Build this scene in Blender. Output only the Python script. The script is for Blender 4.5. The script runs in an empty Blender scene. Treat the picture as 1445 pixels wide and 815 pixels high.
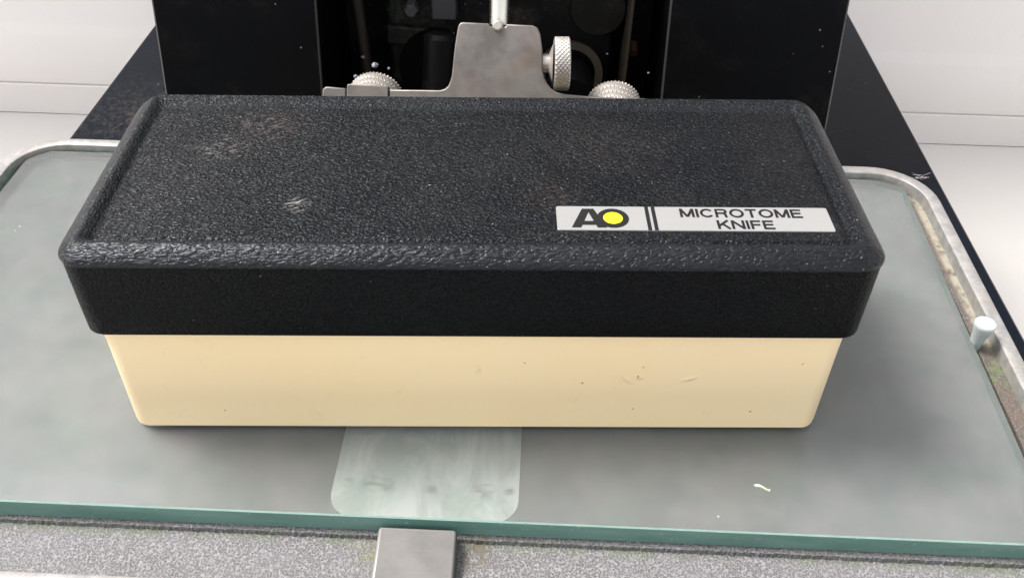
import bpy, bmesh, math, random
from mathutils import Vector, Matrix
random.seed(7)
S = bpy.context.scene
C = S.collection
PI = math.pi
TH = -0.0506            # the machine is turned a little against the case

# ------------------------------------------------------------------ helpers
def link(name, bm, mats, parent=None, smooth=False, bevel=0, seg=2, sharp=35):
    me = bpy.data.meshes.new(name); bm.to_mesh(me); bm.free()
    for m in (mats if isinstance(mats, (list, tuple)) else [mats]): me.materials.append(m)
    o = bpy.data.objects.new(name, me); C.objects.link(o)
    if parent: o.parent = parent
    if bevel:
        b = o.modifiers.new('bevel', 'BEVEL'); b.width = bevel; b.segments = seg
        b.limit_method = 'ANGLE'; b.angle_limit = math.radians(sharp); b.harden_normals = False
    if smooth or bevel:
        for p in me.polygons: p.use_smooth = True
        me.set_sharp_from_angle(angle=math.radians(sharp))
    return o
def thing(name, label, cat, loc=(0,0,0), rz=0, group=None):
    o = bpy.data.objects.new(name, None); C.objects.link(o)
    o.location = loc; o.rotation_euler = (0,0,rz); o['label'] = label; o['category'] = cat
    o.empty_display_size = .02
    if group: o['group'] = group
    return o
def tag(o, label, cat, group=None):
    o['label'] = label; o['category'] = cat
    if group: o['group'] = group
    return o
def struct(o): o['kind'] = 'structure'; return o

def box(bm, x0,x1,y0,y1,z0,z1, mat=0):
    v = [bm.verts.new(p) for p in ((x0,y0,z0),(x1,y0,z0),(x1,y1,z0),(x0,y1,z0),(x0,y0,z1),(x1,y0,z1),(x1,y1,z1),(x0,y1,z1))]
    for f in ((0,3,2,1),(4,5,6,7),(0,1,5,4),(1,2,6,5),(2,3,7,6),(3,0,4,7)):
        bm.faces.new([v[i] for i in f]).material_index = mat
    return v
def hexa(bm, pts):
    v = [bm.verts.new(p) for p in pts]
    for f in ((0,3,2,1),(4,5,6,7),(0,1,5,4),(1,2,6,5),(2,3,7,6),(3,0,4,7)): bm.faces.new([v[i] for i in f])
def rrect(x0,x1,y0,y1,r,n=8):
    rs = r if isinstance(r,(list,tuple)) else [r]*4       # FL, FR, BR, BL
    out = []
    for (cx,cy,a0,rr) in ((x0+rs[0],y0+rs[0],PI,rs[0]),(x1-rs[1],y0+rs[1],1.5*PI,rs[1]),(x1-rs[2],y1-rs[2],0,rs[2]),(x0+rs[3],y1-rs[3],.5*PI,rs[3])):
        for i in range(n+1):
            a = a0 + .5*PI*i/n; out.append((cx+rr*math.cos(a), cy+rr*math.sin(a)))
    return out
def rings(bm, loops, cap0=False, cap1=False, mats=None, capm=(0,0)):
    L = [[bm.verts.new(p) for p in lp] for lp in loops]; n = len(L[0])
    for k in range(len(L)-1):
        for i in range(n):
            f = bm.faces.new((L[k][i],L[k][(i+1)%n],L[k+1][(i+1)%n],L[k+1][i]))
            if mats: f.material_index = mats[k]
    if cap0: bm.faces.new(list(reversed(L[0]))).material_index = capm[0]
    if cap1: bm.faces.new(L[-1]).material_index = capm[1]
    return L
def rr_loop(x0,x1,y0,y1,ins,r,z,n=8):
    return [(x,y,z) for x,y in rrect(x0+ins,x1-ins,y0+ins,y1-ins,max(r-ins,.0004),n)]
def frame(axis, up=Vector((0,0,1))):
    a = Vector(axis).normalized()
    if abs(a.dot(up)) > .95: up = Vector((0,1,0))
    u = a.cross(up).normalized(); v = a.cross(u).normalized(); return a,u,v
def tube(bm, p0, p1, prof, n=32):
    """prof: list of (t along p0->p1 in m, radius)."""
    p0 = Vector(p0); a,u,v = frame(Vector(p1)-p0)
    loops = [[p0+a*t+(u*math.cos(2*PI*i/n)+v*math.sin(2*PI*i/n))*r for i in range(n)] for t,r in prof]
    rings(bm, loops, True, True)
    bmesh.ops.recalc_face_normals(bm, faces=bm.faces)
def knurl(bm, c, axis, r, w, n=60, depth=.00028, face=.0007):
    """a disc with a diamond knurled rim, real ridges in the mesh"""
    c = Vector(c); a,u,v = frame(axis); N = n*6; M = 14
    loops = []
    def ring(t, fr):
        return [c+a*t+(u*math.cos(2*PI*i/N)+v*math.sin(2*PI*i/N))*fr(i) for i in range(N)]
    loops.append(ring(-w/2, lambda i: r*.55)); loops.append(ring(-w/2, lambda i: r-face))
    pitch = 2*PI*r/n
    for j in range(M+1):
        t = -w/2+face*.6+(w-face*1.2)*j/M
        def fr(i):
            s = i/6.0; k = t/pitch*1.15
            h = min(abs(((s+k)%1)-.5), abs(((s-k)%1)-.5))*2
            return r - depth + depth*2*min(h,.6)
        loops.append(ring(t, fr))
    loops.append(ring(w/2, lambda i: r-face)); loops.append(ring(w/2, lambda i: r*.55))
    loops.append(ring(w/2-.0006, lambda i: r*.5))
    rings(bm, loops, True, True)
    bmesh.ops.recalc_face_normals(bm, faces=bm.faces)
def arc(cx,cy,r,a0,a1,n=8,ry=None):
    ry = ry or r
    return [(cx+r*math.cos(math.radians(a0+(a1-a0)*i/n)), cy+ry*math.sin(math.radians(a0+(a1-a0)*i/n))) for i in range(n+1)]

# ------------------------------------------------------------------ materials
class MT:
    def __init__(s, name):
        s.m = bpy.data.materials.new(name); s.m.use_nodes = True
        s.t = s.m.node_tree; s.n = s.t.nodes; s.l = s.t.links
        s.b = s.n['Principled BSDF']; s.out = s.n['Material Output']
        s.co = s.n.new('ShaderNodeTexCoord').outputs['Object']
    def set(s, **k):
        for a,v in k.items():
            s.plug(v, s.b.inputs[a.replace('_',' ')])
        return s
    def plug(s, v, inp):
        if hasattr(v,'is_linked'): s.l.new(v, inp)
        elif isinstance(v,(tuple,list)) and len(v)==3 and inp.type=='RGBA': inp.default_value=(*v,1)
        else: inp.default_value = v
    def map(s, scale=(1,1,1), loc=(0,0,0), rot=(0,0,0), src=None):
        n = s.n.new('ShaderNodeMapping'); s.l.new(src or s.co, n.inputs[0])
        n.inputs['Scale'].default_value=scale; n.inputs['Location'].default_value=loc; n.inputs['Rotation'].default_value=rot
        return n.outputs[0]
    def noise(s, sc, det=3, rough=.55, dist=0, v=None, color=False):
        n = s.n.new('ShaderNodeTexNoise'); s.l.new(v or s.co, n.inputs['Vector'])
        n.inputs['Scale'].default_value=sc; n.inputs['Detail'].default_value=det
        n.inputs['Roughness'].default_value=rough; n.inputs['Distortion'].default_value=dist
        return n.outputs['Color' if color else 'Fac']
    def voro(s, sc, feature='F1', v=None, out='Distance', rnd=1):
        n = s.n.new('ShaderNodeTexVoronoi'); n.feature = feature; s.l.new(v or s.co, n.inputs['Vector'])
        n.inputs['Scale'].default_value=sc; n.inputs['Randomness'].default_value=rnd
        return n.outputs[out]
    def math(s, op, a, b=0, clamp=False):
        n = s.n.new('ShaderNodeMath'); n.operation=op; n.use_clamp=clamp
        s.plug(a,n.inputs[0]); s.plug(b,n.inputs[1]); return n.outputs[0]
    def ramp(s, f, stops, interp='LINEAR'):
        n = s.n.new('ShaderNodeValToRGB'); s.l.new(f, n.inputs[0]); n.color_ramp.interpolation = interp
        e = n.color_ramp.elements
        while len(e) < len(stops): e.new(.5)
        for k,(p,c) in enumerate(stops):
            e[k].position = p; e[k].color = (*c,1) if isinstance(c,(tuple,list)) else (c,c,c,1)
        return n.outputs[0]
    def mix(s, f, a, b, mode='MIX'):
        n = s.n.new('ShaderNodeMix'); n.data_type='RGBA'; n.blend_type=mode
        s.plug(f,n.inputs[0]); s.plug(a,n.inputs[6]); s.plug(b,n.inputs[7]); return n.outputs[2]
    def xyz(s):
        n = s.n.new('ShaderNodeSeparateXYZ'); s.l.new(s.co,n.inputs[0]); return n.outputs
    def band(s, v, lo, hi, soft):      # 1 inside lo..hi
        a = s.n.new('ShaderNodeMapRange'); s.l.new(v,a.inputs[0]); a.inputs[1].default_value=lo-soft; a.inputs[2].default_value=lo+soft
        b = s.n.new('ShaderNodeMapRange'); s.l.new(v,b.inputs[0]); b.inputs[1].default_value=hi-soft; b.inputs[2].default_value=hi+soft
        b.inputs[3].default_value=1; b.inputs[4].default_value=0
        return s.math('MULTIPLY', a.outputs[0], b.outputs[0])
    def bump(s, h, dist, strength=1.0, normal=None):
        n = s.n.new('ShaderNodeBump'); s.plug(h,n.inputs['Height']); n.inputs['Distance'].default_value=dist
        n.inputs['Strength'].default_value=strength
        if normal: s.l.new(normal,n.inputs['Normal'])
        return n.outputs[0]
    def warp(s, amount, sc, v):
        nz = s.noise(sc, 2, .5, 0, v, color=True)
        a = s.n.new('ShaderNodeVectorMath'); a.operation='SUBTRACT'; s.l.new(nz,a.inputs[0]); a.inputs[1].default_value=(.5,.5,.5)
        b = s.n.new('ShaderNodeVectorMath'); b.operation='SCALE'; s.l.new(a.outputs[0],b.inputs[0]); b.inputs['Scale'].default_value=amount
        c = s.n.new('ShaderNodeVectorMath'); c.operation='ADD'; s.l.new(v,c.inputs[0]); s.l.new(b.outputs[0],c.inputs[1])
        return c.outputs[0]
    def blob(s, c, r, soft=.4):       # soft round mask at a point
        n = s.n.new('ShaderNodeVectorMath'); n.operation='DISTANCE'; s.l.new(s.co,n.inputs[0]); n.inputs[1].default_value=c
        m = s.n.new('ShaderNodeMapRange'); s.l.new(n.outputs['Value'],m.inputs[0])
        m.inputs[1].default_value=r*(1-soft); m.inputs[2].default_value=r; m.inputs[3].default_value=1; m.inputs[4].default_value=0
        return m.outputs[0]

def leather(name, cell, squash, depth, rough, base=.011, spec=.5, dusty=.35, scuff=False):
    M = MT(name)
    v = M.map((squash,1,1))
    w = M.warp(.9*cell*1.2, .55/cell, v)
    e = M.voro(1/cell, 'DISTANCE_TO_EDGE', w)
    hill = M.ramp(e, [(0,0),(.22,.62),(.42,1)])
    n2 = M.noise(1.15/cell, 1.2, .45, .9, v)
    rid = M.ramp(n2, [(.36,0),(.50,.75),(.64,1)])
    h = M.math('ADD', M.math('MULTIPLY', hill, .30), M.math('MULTIPLY', rid, .75))
    big = M.noise(38, 4, .6)
    dust = M.math('MULTIPLY', M.ramp(n2,[(.4,.1),(.65,1)]), M.ramp(big,[(.38,0),(.72,1)]))
    col = M.mix(M.math('MULTIPLY', dust, dusty), (base,base,base*1.5), (.07,.068,.068))
    # pale lint and dust specks
    sp = M.ramp(M.voro(260,'F1'), [(.035,1),(.06,0)])
    spm = M.math('MULTIPLY', sp, M.ramp(M.noise(120,1),[(.58,0),(.62,1)]))
    col = M.mix(M.math('MULTIPLY',spm,.8), col, (.5,.48,.45))
    if scuff:
        for c,r,a,k in (((-.066,.066,.0688),.017,.5,(.12,.085,.075)),((-.050,.0245,.0688),.0045,.6,(.42,.39,.36)),((-.078,.052,.0688),.010,.3,(.3,.27,.25)),((.022,.030,.0688),.012,.2,(.15,.10,.08)),((.040,.055,.0688),.022,.10,(.2,.13,.11))):
            st = M.noise(900,2,.7,0,M.map((.3,1.2,1),src=M.map(rot=(0,0,-.5))))
            f = M.math('MULTIPLY', M.blob(c,r,.8), M.math('MULTIPLY', M.ramp(st,[(.5,0),(.62,1)]), a))
            col = M.mix(f, col, k)
    M.set(Base_Color=col, Roughness=M.math('ADD',M.math('MULTIPLY',big,.06),rough-.03), Specular_IOR_Level=spec, Specular_Tint=(.86,.93,1.),
          Normal=M.bump(h, depth))
    return M.m
m_panel = leather('grained_black_plastic', .00086, .55, .00050, .35, base=.0022, spec=.27, dusty=.15, scuff=True)
m_rim = leather('coarse_grained_black_plastic', .00120, .45, .00034, .38, base=.0025, spec=.36, dusty=.12)
m_slope = leather('worn_groove_plastic', .0007, .6, .00040, .42, base=.0025, spec=.3, dusty=.1)
m_side = leather('fine_grained_black_plastic', .00095, .9, .00055, .40, base=.0008, dusty=.03, spec=.14)

def cream():
    M = MT('cream_plastic'); big = M.noise(14,3)
    col = M.mix(M.ramp(big,[(.3,0),(.7,1)]), (.94,.735,.43), (.93,.76,.48))
    warm = M.ramp(M.noise(9,2,.5,0,M.map((1,1,.2),(3,1,0))),[(.4,0),(.75,1)])
    col = M.mix(M.math('MULTIPLY',warm,.35), col, (.94,.69,.44))
    col = M.mix(M.math('MULTIPLY', M.ramp(M.noise(160,4,.7),[(.6,0),(.75,1)]),.12), col, (.55,.40,.24))
    spots = [((.0142,0,.0285),.0003),((.0315,0,.0205),.0004),((.0490,0,.0270),.0003),((.0478,0,.0232),.0004),((.0475,0,.0098),.00028),((.0835,0,.0088),.0004),((.0955,0,.0285),.0003),((-.0760,0,.0085),.0003)]
    for c,r in spots:
        n = M.n.new('ShaderNodeVectorMath'); n.operation='DISTANCE'
        mv = M.map((1,.0,1)); M.l.new(mv,n.inputs[0]); n.inputs[1].default_value=(c[0],0,c[2])
        f = M.ramp(M.math('DIVIDE', n.outputs['Value'], r*2),[(.3,1),(.5,0)])
        col = M.mix(M.math('MULTIPLY',f,.85), col, (.12,.07,.035))
    h = M.math('MULTIPLY', M.noise(60,2),.3)
    for cx,cz,L,rot in ((.0005,.0262,.0022,-1.0),(.0442,.0222,.0034,-.5),(.0480,.0228,.0016,-.2),(.0630,.0222,.0030,.35)):
        n = M.n.new('ShaderNodeVectorMath'); n.operation='LENGTH'
        t = M.n.new('ShaderNodeVectorMath'); t.operation='SUBTRACT'; M.l.new(M.map((1,0,1)),t.inputs[0]); t.inputs[1].default_value=(cx,0,cz)
        M.l.new(M.map((1/L,1,1/.0008),src=M.map(rot=(0,rot,0),src=M.warp(.0030,300,t.outputs[0]))), n.inputs[0])
        h = M.math('ADD', h, M.math('MULTIPLY', M.ramp(n.outputs['Value'],[(.2,1),(1,0)]), .7))
    M.set(Base_Color=col, Roughness=.38, Specular_IOR_Level=.45, Subsurface_Weight=.0, Normal=M.bump(h,.00035))
    return M.m
m_cream = cream()

def metal(name, col, rough, metallic=1., stain=None, brush=None, dirt=.3, bumpd=.00003):
    M = MT(name); n1 = M.noise(90,4,.6); n2 = M.noise(35,3)
    c = M.mix(M.math('MULTIPLY', M.ramp(n1,[(.42,0),(.7,1)]), dirt), col, tuple(x*.55 for x in col))
    if stain: c = M.mix(M.math('MULTIPLY', M.ramp(n2,[(.55,0),(.7,1)]), .5), c, stain)
    b = M.noise(1500,2,.6,0,M.map(brush or (1,1,1)))
    M.set(Base_Color=c, Metallic=metallic, Roughness=M.math('ADD',rough-.08,M.math('MULTIPLY',n1,.2)), Normal=M.bump(b,bumpd))
    return M.m
m_steel = metal('dull_steel', (.20,.18,.165), .5, .6, (.15,.08,.045), dirt=.8)
m_rod = metal('polished_steel_rod', (.72,.69,.62), .25, 1, dirt=.1)
m_chrome = metal('knurled_steel', (.46,.42,.39), .35, .5, dirt=.15)
m_tab = metal('worn_aluminium', (.14,.135,.133), .5, .35, None, (.1,1,1), .5)
m_rust = metal('rusty_screw', (.08,.035,.018), .6, .3)
m_bronze = metal('dark_bronze', (.035,.028,.020), .5, .3)
m_darkrod = metal('brown_rod', (.014,.009,.007), .5, .2)
m_grey = metal('dull_grey_metal', (.055,.055,.06), .55, .3)

def black(name, col, rough, dust=.5, patch=None, spec=.5):
    M = MT(name); big = M.noise(30,5,.65); fine = M.noise(420,3,.6)
    c = M.mix(M.math('MULTIPLY', M.math('MULTIPLY',M.ramp(big,[(.5,0),(.78,1)]), M.ramp(fine,[(.4,.2),(.65,1)])), dust), col, (.05,.046,.04))
    sp = M.math('MULTIPLY', M.ramp(M.voro(170,'F1'),[(.05,1),(.09,0)]), M.ramp(M.noise(55,2),[(.56,0),(.6,1)]))
    c = M.mix(M.math('MULTIPLY',sp,.45), c, (.35,.33,.3))
    if patch:
        for p,r,k,a in patch:
            f = M.math('MULTIPLY', M.blob(p,r,.9), M.ramp(M.noise(420,4,.75),[(.46,0),(.66,1)]))
            c = M.mix(M.math('MULTIPLY',f,a), c, k)
    M.set(Base_Color=c, Roughness=M.math('ADD',rough-.05,M.math('MULTIPLY',big,.12)), Specular_IOR_Level=spec, Normal=M.bump(fine,.00006))
    return M.m
m_base = black('black_enamel', (.0018,.004,.009), .28, .1, patch=[((-.185,.215,-.02),.05,(.055,.052,.045),.7),((-.165,.215,-.02),.028,(.10,.08,.065),.7)], spec=.10)
m_house = black('black_machine_paint', (.0015,.0018,.0025), .4, .25, spec=.08)
m_edge_hilite = black('black_edge_highlight', (.035,.034,.032), .35, .6)  # lighter grey for the bevels, edge highlights painted into the colour
m_mech = black('grimy_black_casting', (.0045,.0045,.0055), .42, 1., patch=[((-.045,.225,.04),.02,(.02,.07,.03),.7),((.03,.225,.05),.02,(.02,.06,.02),.5)], spec=.14)

def tray_mat(name, zone):
    M = MT(name); X,Y,Z = M.xyz()
    g1 = M.noise(1900,3,.75); g2 = M.voro(1500,'F1'); big = M.noise(40,4,.6)
    grit = M.math('ADD', M.math('MULTIPLY',g1,.7), M.math('MULTIPLY',g2,.4))
    if zone == 'apron':
        c = M.ramp(grit,[(.36,(.085,.08,.084)),(.53,(.155,.15,.156)),(.74,(.34,.33,.338))])
        c = M.mix(M.math('MULTIPLY',M.ramp(big,[(.4,0),(.7,1)]),.35), c, (.22,.205,.225))
        g = M.math('MULTIPLY', M.band(Y,-.0355,-.0325,.0012), M.ramp(M.noise(75,4,.7),[(.40,0),(.62,1)]))
        c = M.mix(M.math('MULTIPLY',g,.5), c, (.13,.17,.08))
        g = M.blob((-.0285,-.0375,-.008),.006,.6); g = M.math('MULTIPLY', g, M.ramp(M.noise(500,3),[(.42,0),(.55,1)]))
        c = M.mix(M.math('MULTIPLY',g,.6), c, (.18,.19,.09))
        g = M.blob((.002,-.036,-.008),.007,.6); g = M.math('MULTIPLY', g, M.ramp(M.noise(400,3),[(.42,0),(.55,1)]))
        c = M.mix(M.math('MULTIPLY',g,.8), c, (.13,.11,.07))
        bd = .0006
    else:
        c = M.ramp(grit,[(.40,(.06,.05,.047)),(.62,(.13,.112,.104)),(.80,(.27,.25,.23))])
        rust = M.ramp(M.noise(60,4,.7),[(.40,0),(.65,1)])
        c = M.mix(M.math('MULTIPLY',rust,.4), c, (.17,.12,.09))
        d = M.math('MULTIPLY', M.band(X,.1728,.180,.0008), M.ramp(M.noise(160,4,.7),[(.36,0),(.52,1)]))
        d2 = M.math('MULTIPLY', M.blob((.170,.150,-.006),.013,.6), M.ramp(M.noise(300,4,.7),[(.36,0),(.52,1)]))
        f = M.math('MAXIMUM', M.math('MULTIPLY',d,M.band(Y,.05,.16,.01)), d2)
        c = M.mix(M.math('MULTIPLY',f,.9), c, (.36,.33,.26))
        g = M.math('MULTIPLY', M.blob((.1725,.040,-.006),.012,.7), M.ramp(M.noise(330,4,.7),[(.48,0),(.58,1)]))
        c = M.mix(g, c, (.12,.17,.07))
        bd = .0005
    M.set(Base_Color=c, Roughness=.62, Metallic=.15, Normal=M.bump(grit,bd))
    return M.m
m_apron = tray_mat('silver_hammered_paint','apron')
m_floor = tray_mat('gritty_tray_paint','floor')
def bedm():
    M = MT('smooth_grey_tray_bed'); c = M.mix(M.ramp(M.noise(30,4,.6),[(.35,0),(.7,1)]), (.13,.135,.135), (.26,.25,.255))
    M.set(Base_Color=c, Roughness=.5); return M.m
m_bed = bedm()
def rimm():
    M = MT('bare_cast_aluminium'); n = M.noise(260,4,.7); b = M.noise(45,3)
    c = M.mix(M.ramp(n,[(.38,0),(.7,1)]), (.25,.245,.245), (.38,.37,.365))
    c = M.mix(M.math('MULTIPLY',M.ramp(b,[(.45,0),(.7,1)]),.35), c, (.38,.32,.26))
    M.set(Base_Color=c, Metallic=.4, Roughness=.5, Normal=M.bump(n,.00012)); return M.m
m_rim_metal = rimm()

def glass_top():
    M = MT('frosted_glass_face')
    b1 = M.noise(40,5,.62,.2); b2 = M.noise(85,5,.6,0,M.map(loc=(3,1,0)))
    c = M.mix(M.ramp(b1,[(.35,0),(.68,1)]), (.195,.215,.212), (.27,.275,.278))
    c = M.mix(M.math('MULTIPLY',M.ramp(b2,[(.38,0),(.72,1)]),.5), c, (.35,.31,.325))
    c = M.mix(M.math('MULTIPLY',M.ramp(M.noise(60,4,.6,0,M.map(loc=(9,4,0))),[(.50,0),(.75,1)]),.4), c, (.20,.28,.225))
    sp = M.math('MULTIPLY', M.ramp(M.voro(60,'F1'),[(.022,1),(.03,0)]), 1)
    c = M.mix(M.math('MULTIPLY',sp,.75), c, (.03,.03,.03))
    sp = M.math('MULTIPLY', M.ramp(M.voro(45,'F1',M.map(loc=(2,7,0))),[(.014,1),(.022,0)]), 1)
    c = M.mix(M.math('MULTIPLY',sp,.8), c, (.75,.8,.72))
    M.set(Base_Color=c, Roughness=.30, Specular_IOR_Level=.65)
    r = M.n.new('ShaderNodeBsdfRefraction'); r.inputs['IOR'].default_value=1.5; r.inputs['Roughness'].default_value=.05
    r.inputs['Color'].default_value=(.93,.98,.96,1)
    mx = M.n.new('ShaderNodeMixShader'); M.l.new(M.b.outputs[0],mx.inputs[1]); M.l.new(r.outputs[0],mx.inputs[2])
    mx.inputs[0].default_value=.58
    M.l.new(mx.outputs[0], M.out.inputs[0]); return M.m
m_glass = glass_top()
def glass_under():
    M = MT('clear_glass_face'); M.set(Base_Color=(.95,.99,.97), Transmission_Weight=1., IOR=1.5, Roughness=.0); return M.m
m_glassb = glass_under()
def glass_edge():
    M = MT('ground_green_glass_edge'); n = M.noise(70,3,.6,0,M.map((.5,1,3)))
    c = M.mix(M.ramp(n,[(.35,0),(.7,1)]), (.11,.235,.195), (.17,.31,.265))
    c = M.mix(M.math('MULTIPLY',M.ramp(M.noise(600,3,.7),[(.62,0),(.70,1)]),.4), c, (.5,.6,.55))
    M.set(Base_Color=c, Roughness=.4); return M.m
m_edge = glass_edge()
def glass_cham():
    M = MT('pale_ground_glass_chamfer'); n = M.noise(300,3,.6)
    M.set(Base_Color=M.mix(n,(.16,.26,.22),(.30,.40,.36)), Roughness=.45); return M.m
m_cham = glass_cham()

def pad_mat():
    M = MT('pale_waxy_pad'); v = M.map((1,.45,1),rot=(0,0,.6))
    c = M.mix(M.ramp(M.noise(90,5,.65,.8,v),[(.38,0),(.62,1)]), (.60,.66,.63), (.96,.95,.96))
    for p,r in (((-.030,-.0170),.0035),((-.0255,-.0175),.003),((-.0120,-.0180),.0022),((.0030,-.0175),.0035),((.0110,-.0175),.0018),((-.037,-.017),.002)):
        c = M.mix(M.math('MULTIPLY',M.math('MULTIPLY',M.blob((p[0],p[1],-.0069),r*1.25,.8),M.ramp(M.noise(260,3,.6,.5,M.map((.6,1.3,1))),[(.40,0),(.58,1)])),.8), c, (.28,.31,.31))
    M.set(Base_Color=c, Roughness=.5); return M.m
m_pad = pad_mat()
def plain(name, col, rough=.5, n=0, sub=0, spec=.5):
    M = MT(name)
    c = M.mix(M.ramp(M.noise(n,4,.6),[(.35,0),(.7,1)]), col, tuple(x*.9 for x in col)) if n else col
    M.set(Base_Color=c, Roughness=rough, Specular_IOR_Level=spec)
    if sub: M.set(Subsurface_Weight=sub, Subsurface_Radius=(.004,.004,.004), Subsurface_Scale=1.)
    return M.m
m_rubber = plain('milky_silicone', (.42,.47,.465), .35, 120)
m_plate = metal('brushed_label_foil', (.275,.272,.27), .42, .15, None, (.04,1,1), .08, .00002)
m_ink = plain('black_ink', (.006,.006,.007), .5, spec=.3)
m_yellow = plain('yellow_ink', (.86,.74,.01), .45)
def wallmat(name, col):
    M = MT(name); n = M.noise(14,4,.6); f = M.noise(300,3)
    M.set(Base_Color=M.mix(n, col, tuple(x*.95 for x in col)), Roughness=.5, Normal=M.bump(f,.0001)); return M.m
m_wall = wallmat('white_painted_board', (.79,.745,.715))
m_table = wallmat('white_table_top', (.62,.595,.575))
m_green = plain('pale_green_crumb', (.55,.68,.45), .7, 900)

# ------------------------------------------------------------------ the setting
bm = bmesh.new(); box(bm,-1.6,1.6,-.9,.51,-.20,-.1632)
o = struct(link('table_top', bm, m_table)); o.rotation_euler.z = TH
def wall():
    bm = bmesh.new()
    prof = [(.452,-.1628),(.452,-.1374),(.4545,-.1372),(.4545,-.1362),(.4526,-.1360),(.4526,-.0975),(.4536,-.0960),(.4545,-.0890),(.4552,-.0880),(.4552,.62),(.52,.62),(.52,-.1628)]
    a = [bm.verts.new((-1.8,y,z)) for y,z in prof]; b = [bm.verts.new((1.8,y,z)) for y,z in prof]
    n = len(prof)
    for i in range(n): bm.faces.new((a[i],a[(i+1)%n],b[(i+1)%n],b[i]))
    bm.faces.new(a); bm.faces.new(list(reversed(b)))
    bmesh.ops.recalc_face_normals(bm, faces=bm.faces)
    return link('wall', bm, m_wall, bevel=.0006, seg=2)
o = struct(wall()); o.rotation_euler.z = TH

# ------------------------------------------------------------------ the knife case
case = thing('knife_case', 'cream plastic case with black grained lid and silver name plate, resting on the frosted glass', 'case')
W, D, ZL, H1, H2, PZ = .110, .0845, .0409, .0665, .0703, .0688
# lid: rings (inset, z, corner radius stays concentric)
R0 = .0072
def lid():
    bm = bmesh.new()
    pr = [(.0046,.0425,2),(.0022,.0425,2),(.0022,.0409,2),(.0009,.0409,2),(.00055,.0413,2),(.00035,.050,2),(.0001,.0640,2),(.0001,.0656,2),(-.0003,.0661,1),
          (-.0003,.0669,1),(.0001,.0676,1),(.0008,.0683,1),(.0020,.0692,1),(.0034,.0700,1),(.0046,.0704,1),(.0056,.0703,3),(.0066,.0697,3),(.0074,.0687,3),(.0080,.0680,3),(.0086,.0681,0),(.0093,PZ,0),(.0105,PZ+.0001,0)]
    loops = [[(x,y,z) for x,y in rrect(-W+i,W-i,i,D-(i*.35 if 0<i<.0057 and z>.0670 else i),max(R0-i,.0004),8)] for i,z,_ in pr]
    mats = [pr[k+1][2] if k+1 < len(pr) else 0 for k in range(len(pr)-1)]
    # panel corners stay rounded a little
    BK = (.0034,.0052,.0070,.0084,.0096,.0106)
    loops[16:22] = [[(x,y,max(z,.0686) if y>D/2 else z) for x,y in rrect(-W+i,W-i,i,D-b,.0022,8)] for (i,z,_),b in zip(pr[16:22],BK)]
    rings(bm, loops, False, True, mats, (0,0))
    return link('lid', bm, [m_panel, m_rim, m_side, m_slope], case, smooth=True, sharp=50)
lid_o = lid()
bm = bmesh.new()
BT = .0030
loops=[]
for ix,iy,z,r in ((.0190,.0150,.00002,.004),(.0188,.0148,.0014,.004),(.0080,.0046,.0014,.0056),(.0058,.0025,.0015,.0052),(.0049,.0019,.0019,.0050),(.0046,.0020,.0032,.0050),(BT+.0004,BT,.030,.0055),(BT,BT,.0420,.0055),(BT,BT,.0440,.0055)):
    loops.append([(x,y,z) for x,y in rrect(-W+ix,W-ix,iy,D-iy,r,8)])
rings(bm, loops, True, True)
link('case_base', bm, m_cream, case, smooth=True, sharp=60)

# name plate (part) with its lettering (sub-parts)
PX0, PY0, PW, PH = .0224, .0131, .0760, .0110
bm = bmesh.new()
rings(bm, [[(x,y,z) for x,y in rrect(PX0+i,PX0+PW-i,PY0+i,PY0+PH-i,.0006,4)] for i,z in ((0,PZ-.0006),(0,PZ+.00038),(.00012,PZ+.0005))], True, True)
plate = link('name_plate', bm, m_plate, case)
ZT = PZ+.0005
def flat(bm, pts, z0, z1):
    rings(bm, [[(PX0+x/1000,PY0+y/1000,z) for x,y in pts] for z in (z0,z1)], False, True)
def stroke(bm, pts, w, z0, z1, closed=False):
    n = len(pts); P=[Vector((p[0],p[1])) for p in pts]; L=[];Rr=[]
    for i in range(n):
        if closed: a,b = P[i-1],P[(i+1)%n]; d1=(P[i]-a).normalized(); d2=(b-P[i]).normalized()
        else:
            d1 = (P[i]-P[i-1]).normalized() if i else (P[1]-P[0]).normalized()
            d2 = (P[i+1]-P[i]).normalized() if i<n-1 else d1
        d = (d1+d2).normalized(); nr = Vector((-d.y,d.x)); k = w/2/max(.80,nr.dot(Vector((-d1.y,d1.x))))
        L.append(P[i]+nr*k); Rr.append(P[i]-nr*k)
    rng = n if closed else n-1
    for i in range(rng):
        j=(i+1)%n
        q=[Rr[i],Rr[j],L[j],L[i]]
        vs=[bm.verts.new((PX0+p.x/1000,PY0+p.y/1000,z1)) for p in q]
        bm.faces.new(vs)
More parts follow.
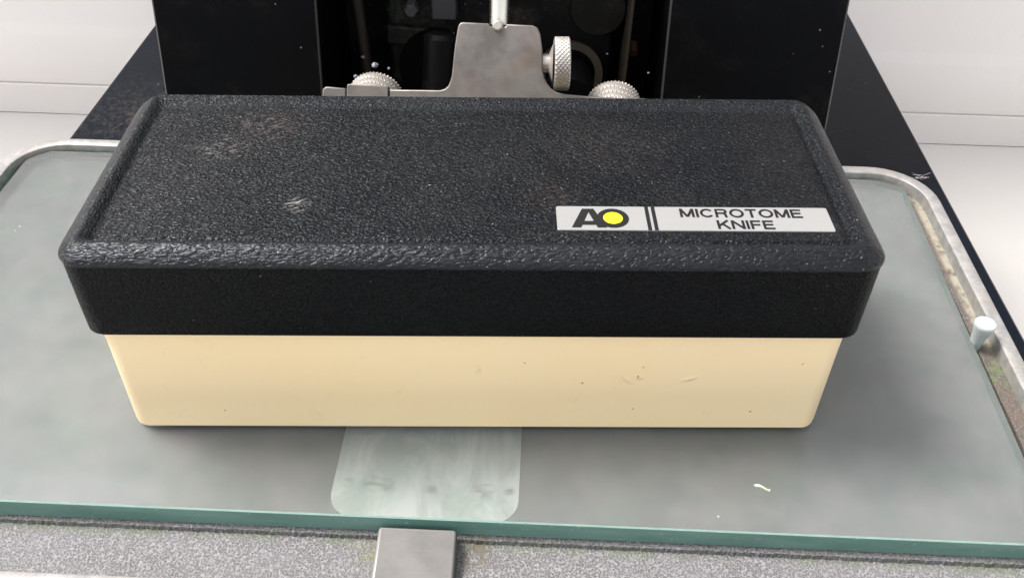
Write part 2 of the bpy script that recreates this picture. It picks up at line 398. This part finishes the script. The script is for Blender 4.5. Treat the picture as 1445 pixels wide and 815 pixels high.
# letters in a unit box: width w, height 1
def glyph(ch):
    s=.085
    if ch=='M': return 1.12,[[(s,0),(s,1)],[(1.12-s,0),(1.12-s,1)],[(s,.98),(.56,.06)],[(1.12-s,.98),(.56,.06)]]
    if ch=='I': return .18,[[(.09,0),(.09,1)]]
    if ch=='C': return 1.05,[arc(.54,.5,.455,38,322,22,.42)]
    if ch=='R': return .98,[[(s,0),(s,1-s),(.62,1-s)]+arc(.64,.715,.22,80,-80,8,.20)+[(.62,.50),(s,.50)],[(.62,.50),(.74,.44),(.79,.34),(.81,.12),(.86,0)]]
    if ch=='O': return 1.14,['c']+[arc(.57,.5,.485,0,345,23,.42)]
    if ch=='T': return .90,[[(.45,0),(.45,1-s)],[(0,1-s),(.90,1-s)]]
    if ch=='E': return .88,[[(s,0),(s,1)],[(s,1-s),(.86,1-s)],[(s,.52),(.80,.52)],[(s,s),(.88,s)]]
    if ch=='F': return .82,[[(s,0),(s,1)],[(s,1-s),(.82,1-s)],[(s,.50),(.74,.50)]]
    if ch=='K': return .98,[[(s,0),(s,1)],[(.90,1),(s,.34)],[(.40,.60),(.95,0)]]
    if ch=='N': return 1.02,[[(s,0),(s,1)],[(1.02-s,0),(1.02-s,1)],[(s,.95),(1.02-s,.05)]]
def word(txt, x0, x1, y0, h, name):
    bm = bmesh.new(); gap=.17; tw = sum(glyph(c)[0] for c in txt)+gap*(len(txt)-1); sx=(x1-x0)/tw; x=x0
    for i,c in enumerate(txt):
        w,st = glyph(c); closed = st[0]=='c'
        if closed: st=st[1:]
        for k,p in enumerate(st):
            stroke(bm, [(x+a*sx, y0+b*h) for a,b in p], .75, ZT, ZT+.00006+.00001*k, closed)
        x += (w+gap)*sx
    link(name, bm, m_ink, plate)
word('MICROTOME', 34.4, 68.4, 6.05, 3.95, 'lettering')
word('KNIFE', 44.0, 59.6, .75, 3.95, 'lettering')
bm = bmesh.new(); cy=5.35; hh=4.35
def aquad(q, dz=0): bm.faces.new([bm.verts.new((PX0+x/1000,PY0+y/1000,ZT+.00006+dz)) for x,y in q])
b0,b1=cy-hh,cy+hh
aquad([(3.9,b0),(6.5,b0),(8.9,b1-1.6),(8.9,b1),(7.2,b1)])              # left leg of the A
aquad([(8.9,b1),(8.9,b1-1.6),(11.0,b0),(13.6,b0),(10.4,b1)],.00001)     # right leg
aquad([(6.3,b0+1.2),(11.5,b0+1.2),(11.0,b0+3.0),(7.0,b0+3.0)],.00002)
rings(bm,[[(PX0+x/1000,PY0+y/1000,ZT+.00009) for x,y in arc(15.5,cy,r,0,354.4,63)] for r in (2.6,4.4)])
bmesh.ops.reverse_faces(bm, faces=[f for f in bm.faces if f.normal.z<0])
link('emblem', bm, m_ink, plate)
bm = bmesh.new(); bm.faces.new([bm.verts.new((PX0+x/1000,PY0+y/1000,ZT+.00012)) for x,y in arc(15.5,cy,2.66,0,354.4,63)])
link('yellow_disc', bm, m_yellow, plate)
bm = bmesh.new()
for x0 in (24.7,26.5): flat(bm, [(x0,.05),(x0+1.05,.05),(x0+1.05,10.95),(x0,10.95)], ZT-.0001, ZT+.00006)
link('twin_bars', bm, m_ink, plate)

# ------------------------------------------------------------------ the glass plate
glass = thing('glass_plate', 'frosted greenish glass plate with ground green edge lying in the metal tray', 'glass plate', rz=TH)
GP = [(-.2035,-.0318),(.1662,-.0312),(.1700,.1455),(.1595,.1502),(-.196,.1502),(-.2035,.1427)]
def inset(pts, d):
    out=[]; n=len(pts)
    for i in range(n):
        a,b,c = (Vector(pts[i-1]),Vector(pts[i]),Vector(pts[(i+1)%n])); d1=(b-a).normalized(); d2=(c-b).normalized()
        n1=Vector((-d1.y,d1.x)); n2=Vector((-d2.y,d2.x)); m=(n1+n2).normalized(); k=d/m.dot(n1); out.append(tuple(b+m*k))
    return out
bm = bmesh.new()
rings(bm, [[(x,y,z) for x,y in inset(GP,i)] for i,z in ((.0003,-.0068),(0,-.0065),(0,-.0004),(.0004,0))], True, True, [1,1,2], (3,0))
link('plate', bm, [m_glass,m_edge,m_cham,m_glassb], glass)

bm = bmesh.new()
rings(bm, [[(x,y,z) for x,y in rrect(-.0415,.0138,-.0293,.070,.0086,8)] for z in (-.0072,-.00692)], True, True)
o = tag(link('pad', bm, m_pad), 'pale rounded pad lying under the glass, showing in front of the case', 'pad'); o.rotation_euler.z = TH

# small green crumb on the glass
bm = bmesh.new(); P=[(.0725,-.0010),(.0740,-.0008),(.0752,-.0016),(.0764,-.0027),(.0771,-.0023),(.0768,-.0032),(.0757,-.0026),(.0745,-.0018),(.0730,-.0017)]
P=[(x+.0102,y-.0136) for x,y in P]
rings(bm, [[(x,y,z) for x,y in P] for z in (.00002,.0004)], True, True)
crumb = tag(link('crumb', bm, m_green), 'tiny pale green crumb on the glass in front of the case', 'crumb'); crumb.rotation_euler.z = TH

# ------------------------------------------------------------------ the machine
mach = thing('sharpening_machine', 'black knife sharpening machine with twin pillars and rounded silver metal tray', 'machine', loc=(0,0,0), rz=TH)
bm = bmesh.new(); hexa(bm, [(-.2105,-.061,-.161),(.2022,-.061,-.161),(.2022,.435,-.161),(-.2105,.435,-.161),(-.2105,-.061,-.020),(.2024,-.061,-.020),(.2005,.435,-.020),(-.2105,.435,-.020)])
o = link('base', bm, [m_base, m_edge_hilite], mach, bevel=.0010, seg=3); o.modifiers['bevel'].material = 1
YF = lambda z: .168+.22*z
TOP=.150
def pillar(x0,x1):
    bm = bmesh.new(); z0=-.0198
    hexa(bm, [(x0,YF(z0),z0),(x1,YF(z0),z0),(x1,.33,z0),(x0,.33,z0),(x0,YF(TOP),TOP),(x1,YF(TOP),TOP),(x1,.33,TOP),(x0,.33,TOP)])
    o = link('pillar', bm, [m_house, m_edge_hilite], mach, bevel=.0009, seg=3); o.modifiers['bevel'].material = 1; return o
pillar(-.1487,-.0790); pillar(.0672,.1400)
bm = bmesh.new(); box(bm,-.0788,.0670,.235,.329,-.0198,TOP-.002); link('rear_panel', bm, m_mech, mach)
bm = bmesh.new(); box(bm,-.0786,.0668,.168,.2348,-.0198,-.012); link('recess_floor', bm, m_mech, mach)
bm = bmesh.new(); box(bm,-.1480,.1392,.205,.3285,TOP+.0002,TOP+.006); link('added_shade_cover', bm, m_house, mach, bevel=.001)  # unseen cover, added above the recess to keep the sky light out

# tray
tr = None
TX0,TX1,TY0,TY1 = -.2112,.1808,-.0600,.1572
bm = bmesh.new()
rs=[.020,.020,.024,.024]
def trl(ins, z): return [(x,y,z) for x,y in rrect(TX0+ins,TX1-ins,TY0+ins,TY1-ins,[max(r-ins,.001) for r in rs],10)]
rings(bm, [trl(.0045,-.0185),trl(.0012,-.0165),trl(0,.0014),trl(.0001,.0018),trl(.0005,.0020),trl(.0046,.0020),trl(.0049,.0018),trl(.0050,.0014),trl(.0052,-.0040),trl(.0058,-.0095)])
tray = link('tray_rim', bm, m_rim_metal, mach, smooth=True, sharp=60)
# floor: a raised bed under the glass whose front edge is rough, and a lower apron in front of it
bm = bmesh.new()
top = []
N=700
x0,x1 = TX0+.0056,TX1-.0056
for i in range(N+1):
    x = x0+(x1-x0)*i/N
    top.append((x, -.0324-.0004*random.random()))
for i in range(N):
    (xa,ya),(xb,yb)=top[i],top[i+1]
    va=[bm.verts.new(p) for p in ((xa,ya,-.0074),(xb,yb,-.0074),(xb,.145,-.0074),(xa,.145,-.0074))]
    bm.faces.new(va)
    vb=[bm.verts.new(p) for p in ((xa,ya-.0005,-.0098),(xb,yb-.0005,-.0098))]
    bm.faces.new((vb[0],vb[1],va[1],va[0]))
vv=[bm.verts.new(p) for p in ((x0,.145,-.0074),(x1,.145,-.0074),(x1,TY1-.0056,-.0074),(x0,TY1-.0056,-.0074))]; bm.faces.new(vv)
bmesh.ops.remove_doubles(bm, verts=bm.verts, dist=1e-6)
link('tray_bed', bm, m_bed, mach)
bm = bmesh.new()
for i in range(N):
    (xa,ya),(xb,yb)=top[i],top[i+1]
    v=[bm.verts.new(p) for p in ((xa,ya-.0008,-.0094),(xb,yb-.0008,-.0094),(xb,yb-.0004,-.0070),(xa,ya-.0004,-.0070),(xb,-.0306,-.0070),(xa,-.0306,-.0070))]
    bm.faces.new((v[0],v[1],v[2],v[3])); bm.faces.new((v[3],v[2],v[4],v[5]))
bmesh.ops.remove_doubles(bm, verts=bm.verts, dist=1e-6)
link('bed_lip', bm, m_apron, mach)
bm = bmesh.new()
box(bm, TX0+.004,TX1-.004,TY0+.004,-.028,-.0125,-.0085)
link('tray_apron', bm, m_apron, mach)
# drip edge bumps along the glass
bm = bmesh.new()
XR,YB = TX1-.0050, TY1-.0050
ol = [(.1696,-.0330),(XR,-.0330),(XR,YB-.019)]+arc(XR-.019,YB-.019,.019,0,90,10)[1:]+[(.150,YB),(.150,.1512),(.1594,.1512),(.1711,.1462),(.1704,.06)]
rings(bm, [[(x,y,z) for x,y in ol] for z in (-.0072,-.0030)], False, True)
link('tray_ledge', bm, m_floor, mach)
# clamp tab in front of the glass
bm = bmesh.new()
hexa(bm, [(-.0262,-.0640,-.0110),(-.0022,-.0640,-.0110),(-.0028,-.0330,-.0105),(-.0262,-.0330,-.0105),
          (-.0252,-.0640,-.0048),(-.0030,-.0640,-.0048),(-.0034,-.0330,-.0022),(-.0254,-.0330,-.0022)])
o = link('clamp_tab', bm, [m_tab, metal('rubbed_aluminium_edge',(.28,.27,.265),.4,.4)], mach, bevel=.0009, seg=3); o.modifiers['bevel'].material = 1
# milky stop peg
bm = bmesh.new(); tube(bm, (.1693,.0520,-.0040),(.1697,.0515,.0100), [(0,.0020),(.004,.0022),(.009,.0029),(.0114,.0036),(.0122,.0036),(.0126,.0033)], 28)
link('stop_peg', bm, m_rubber, mach, smooth=True, sharp=45)
# lint tuft on the rim corner
bm = bmesh.new()
for k in range(14):
    a=Vector((.1768+random.uniform(-.003,.002),.1500+random.uniform(-.002,.002),.0021)); 
    b=a+Vector((random.uniform(-.002,.004),random.uniform(-.002,.002),random.uniform(.0002,.0016)))
    s=Vector((0,.00012,.00006)); bm.faces.new([bm.verts.new(p) for p in (a,b,b+s,a+s)])
link('lint', bm, plain('lilac_lint',(.34,.30,.33),.8), mach)

holder = thing('knife_holder', 'grey steel knife holder plate with knurled wheel, knobs and upright polished rod behind the case', 'knife holder', rz=TH)
# knife holder: plate outline in its leaning plane y = .105 + .6 z, extruded backward
def HP(x,z,d=0):
    n = Vector((0,-1,.6)).normalized(); p = Vector((x,.105+.6*z,z)) - n*d; return tuple(p)
def poly_plate(name, pts, th, mat, parent, off=0, bev=.0005):
    bm = bmesh.new()
    f=[bm.verts.new(HP(x,z,off)) for x,z in pts]; b=[bm.verts.new(HP(x,z,off+th)) for x,z in pts]; n=len(pts)
    bm.faces.new(f); bm.faces.new(list(reversed(b)))
    for i in range(n): bm.faces.new((f[i],b[i],b[(i+1)%n],f[(i+1)%n]))
    bmesh.ops.recalc_face_normals(bm, faces=bm.faces)
    return link(name, bm, mat, parent, bevel=bev, seg=2, sharp=30)
body = [(-.0424,.028),(.0560,.028),(.0560,.0449),(.0365,.0449)]
body += [(.0252,.0454),(.0216,.0460),(.0195,.0471),(.0179,.0487),(.0168,.0503),(.0161,.0525),(.0159,.0560),(.0156,.0594),(.0147,.0640),(.0139,.0656),(.0131,.0664),(.0117,.0669),
         (.0016,.06705),(.0014,.0662),(-.0046,.0662),(-.0048,.06705),(-.0150,.0672),(-.0157,.0670),(-.0163,.0665),(-.0167,.0656),(-.0174,.0615),(-.0179,.0580),(-.0183,.0535),(-.0186,.0502),(-.0191,.0485),(-.0199,.0468),(-.0212,.0458),(-.0230,.0453),(-.0424,.0450)]
arm = poly_plate('holder_plate', body, .0040, m_steel, holder)
poly_plate('clamp_block', [(-.0588,.030),(-.0430,.030),(-.0430,.0460),(-.0584,.0463),(-.0588,.0459)], .0050, m_steel, arm, -.0006)
poly_plate('clamp_block', [(-.0690,.030),(-.0594,.030),(-.0594,.0449),(-.0670,.0453),(-.0684,.0444)], .0044, m_steel, arm, 0)
# knurled wheels
bm = bmesh.new(); knurl(bm, (.0232,.1420,.0531), (1,.05,0), .0100, .0060, n=34, depth=.0005)
w = link('knurled_wheel', bm, m_chrome, holder, smooth=True, sharp=70)
bm = bmesh.new(); tube(bm, (.0160,.1420,.0531),(.0198,.1420,.0531), [(0,.0035),(.0022,.0035),(.0038,.0075)], 28); link('hub', bm, m_chrome, w, smooth=True)
for (x,y,z) in ((-.0505,.1400,.0340),(.0448,.1400,.0337)):
    bm = bmesh.new(); knurl(bm, (x,y+.001,z), (0,1,.12), .0107, .0120, n=46, depth=.0005)
    link('knurled_knob', bm, m_chrome, holder, smooth=True, sharp=70)
# rod and its screw
bm = bmesh.new(); tube(bm, (-.0016,.1545,.0625),(-.0016,.190,.150), [(0,.0038),(.0944,.0038)], 36)
link('rod', bm, m_rod, holder, smooth=True)
bm = bmesh.new(); tube(bm, HP(-.0016,.0664,.0016),HP(-.0016,.0664,-.0012), [(0,.0020),(.0022,.0020),(.0028,.0014)], 20)
link('screw', bm, m_chrome, holder, smooth=True)

m_bore_shade = plain('painted_bore_shade',(.0008,.0008,.001),.7,spec=.05)
# inside the recess, all dark
bm = bmesh.new(); box(bm,-.0560,.0480,.2150,.2345,-.0118,.1000); link('casting', bm, m_mech, mach, bevel=.002)
bm = bmesh.new(); tube(bm, (-.0440,.2085,.0420),(-.0440,.2150,.0420), [(0,.0026),(.0008,.0032),(.0065,.0032)], 6); link('hex_bolt', bm, m_grey, mach)
bm = bmesh.new(); tube(bm, (.0270,.2085,.0200),(.0270,.2150,.0200), [(0,.0016),(.0008,.0021),(.0065,.0021)], 6); link('hex_bolt', bm, m_rust, mach)
bm = bmesh.new(); hexa(bm,[(-.0560,.2110,.0250),(-.0250,.2110,.0235),(-.0250,.2148,.0235),(-.0560,.2148,.0250),(-.0560,.2125,.0330),(-.0250,.2120,.0315),(-.0250,.2148,.0315),(-.0560,.2148,.0330)]); link('cross_web', bm, m_mech, mach, bevel=.0006)
bm = bmesh.new(); tube(bm, (-.0640,.206,-.012),(-.0735,.216,.120), [(0,.0028),(.132,.0028)], 16); link('lever', bm, m_darkrod, mach, smooth=True)
bm = bmesh.new(); tube(bm, (-.0330,.190,-.012),(-.0300,.202,.036), [(0,.0075),(.047,.0075),(.049,.006)], 32); link('sleeve', bm, m_mech, mach, smooth=True)
bm = bmesh.new(); box(bm,-.0345,-.0235,.2085,.224,.0385,.100); link('grey_block', bm, m_grey, mach, bevel=.0006)
bm = bmesh.new(); hexa(bm,[(.0515,.190,-.012),(.0530,.190,-.012),(.0530,.234,-.012),(.0515,.234,-.012),(.0545,.206,.120),(.0560,.206,.120),(.0560,.234,.120),(.0545,.234,.120)]); link('side_flange', bm, m_bronze, mach, bevel=.0003)
bm = bmesh.new(); tube(bm, (.0570,.206,.0265),(.0570,.212,.0290), [(0,.0020),(.006,.0020)], 14); link('rusty_bolt', bm, m_rust, mach, smooth=True)
def ringm(c, ax, r0, r1, w):
    bm = bmesh.new(); c=Vector(c); a,u,v=frame(ax); n=48
    q=[(0,r1),(0,r0),(w,r0),(w,r1),(0,r1)]
    rings(bm, [[c+a*t+(u*math.cos(2*PI*i/n)+v*math.sin(2*PI*i/n))*r for i in range(n)] for t,r in q]); bmesh.ops.recalc_face_normals(bm, faces=bm.faces); return bm
link('ring_or_bore_shade', ringm((.0290,.2080,.0140),(0,1,-.25),.0115,.0150,.006), m_bronze, mach, smooth=True, sharp=40)
bm = bmesh.new(); tube(bm, (.0290,.196,.008),(.0290,.222,.010), [(0,.0105),(.001,.011),(.024,.011)], 40); link('bearing_drum', bm, m_mech, mach, smooth=True, sharp=40)
link('ring_or_bore_shade', ringm((-.0330,.2080,.0155),(0,1,-.25),.0002,.0178,.0006), m_bore_shade, mach, smooth=True, sharp=40)  # flat black disc, paints in the darkness of an open bore
bm = bmesh.new(); tube(bm, (.0400,.212,.0440),(.0400,.232,.0440), [(0,.0120),(.001,.0128),(.020,.013)], 40); link('cover_disc', bm, black('greasy_disc',(.009,.009,.008),.45,1,spec=.15), mach, smooth=True, sharp=40)
# grease crumbs and flakes
m_flake = plain('pale_flake',(.16,.17,.20),.6)
for (x,y,z,r) in ((-.0655,.1990,.0240,.0009),(-.0590,.150,.0405,.0008),(-.0510,.1510,.0452,.0013),(-.0455,.1510,.0440,.0006),(.0610,.1755,.0330,.0005),(-.0250,.207,.0330,.0005),(.0450,.204,.0270,.0005)):
    bm = bmesh.new(); bmesh.ops.create_icosphere(bm, subdivisions=2, radius=r)
    for v in bm.verts: v.co += Vector((random.uniform(-1,1),random.uniform(-1,1),random.uniform(-1,1)))*r*.28; v.co.z*=.7
    o = link('flake', bm, m_flake, mach, smooth=True); o.location=(x,y,z)

# ------------------------------------------------------------------ camera
cx,cy_,cz,pi_,ya,ro,f = .00621371,-.19138634,.22312054,.70791129,-.02018241,.01875937,1.33060969
Rm = Matrix.Rotation(ya,3,'Z') @ Matrix.Rotation(PI/2-pi_,3,'X') @ Matrix.Rotation(ro,3,'Z')
cam = bpy.data.cameras.new('camera'); co = bpy.data.objects.new('camera', cam); C.objects.link(co)
co.matrix_world = Matrix.Translation((cx,cy_,cz)) @ Rm.to_4x4()
cam.sensor_width = 36; cam.lens = f*1000/1445*36; cam.clip_start=.005; cam.clip_end = 100
S.camera = co

# ------------------------------------------------------------------ light: bright overcast
SUN_EL, SUN_AZ = math.radians(58), math.radians(-70)     # azimuth from +Y, negative = to the left
wd = bpy.data.worlds.new('World'); S.world = wd; wd.use_nodes = True
nt = wd.node_tree; bg = nt.nodes['Background']
sky = nt.nodes.new('ShaderNodeTexSky'); sky.sky_type='NISHITA'; sky.sun_disc=False
sky.sun_elevation = SUN_EL; sky.sun_rotation = SUN_AZ; sky.air_density=1.; sky.dust_density=3.; sky.ozone_density=1.
hs = nt.nodes.new('ShaderNodeHueSaturation'); hs.inputs['Saturation'].default_value=.16
nt.links.new(sky.outputs[0], hs.inputs['Color']); nt.links.new(hs.outputs[0], bg.inputs[0]); bg.inputs[1].default_value=.10
sl = bpy.data.lights.new('sun','SUN'); sl.energy=1.5; sl.angle=math.radians(20); sl.color=(1,.955,.89)
so = bpy.data.objects.new('sun', sl); C.objects.link(so)
d = Vector((math.sin(SUN_AZ)*math.cos(SUN_EL), math.cos(SUN_AZ)*math.cos(SUN_EL), math.sin(SUN_EL)))
so.rotation_euler = d.to_track_quat('Z','Y').to_euler(); so.location = d*3

S.view_settings.view_transform='Standard'; S.view_settings.look='None'; S.view_settings.gamma=1; S.view_settings.exposure=1.80
S.render.engine='CYCLES'
S.cycles.max_bounces=10; S.cycles.transmission_bounces=8; S.cycles.caustics_refractive=True; S.cycles.caustics_reflective=False
S.cycles.use_denoising=True; S.cycles.sample_clamp_indirect=6
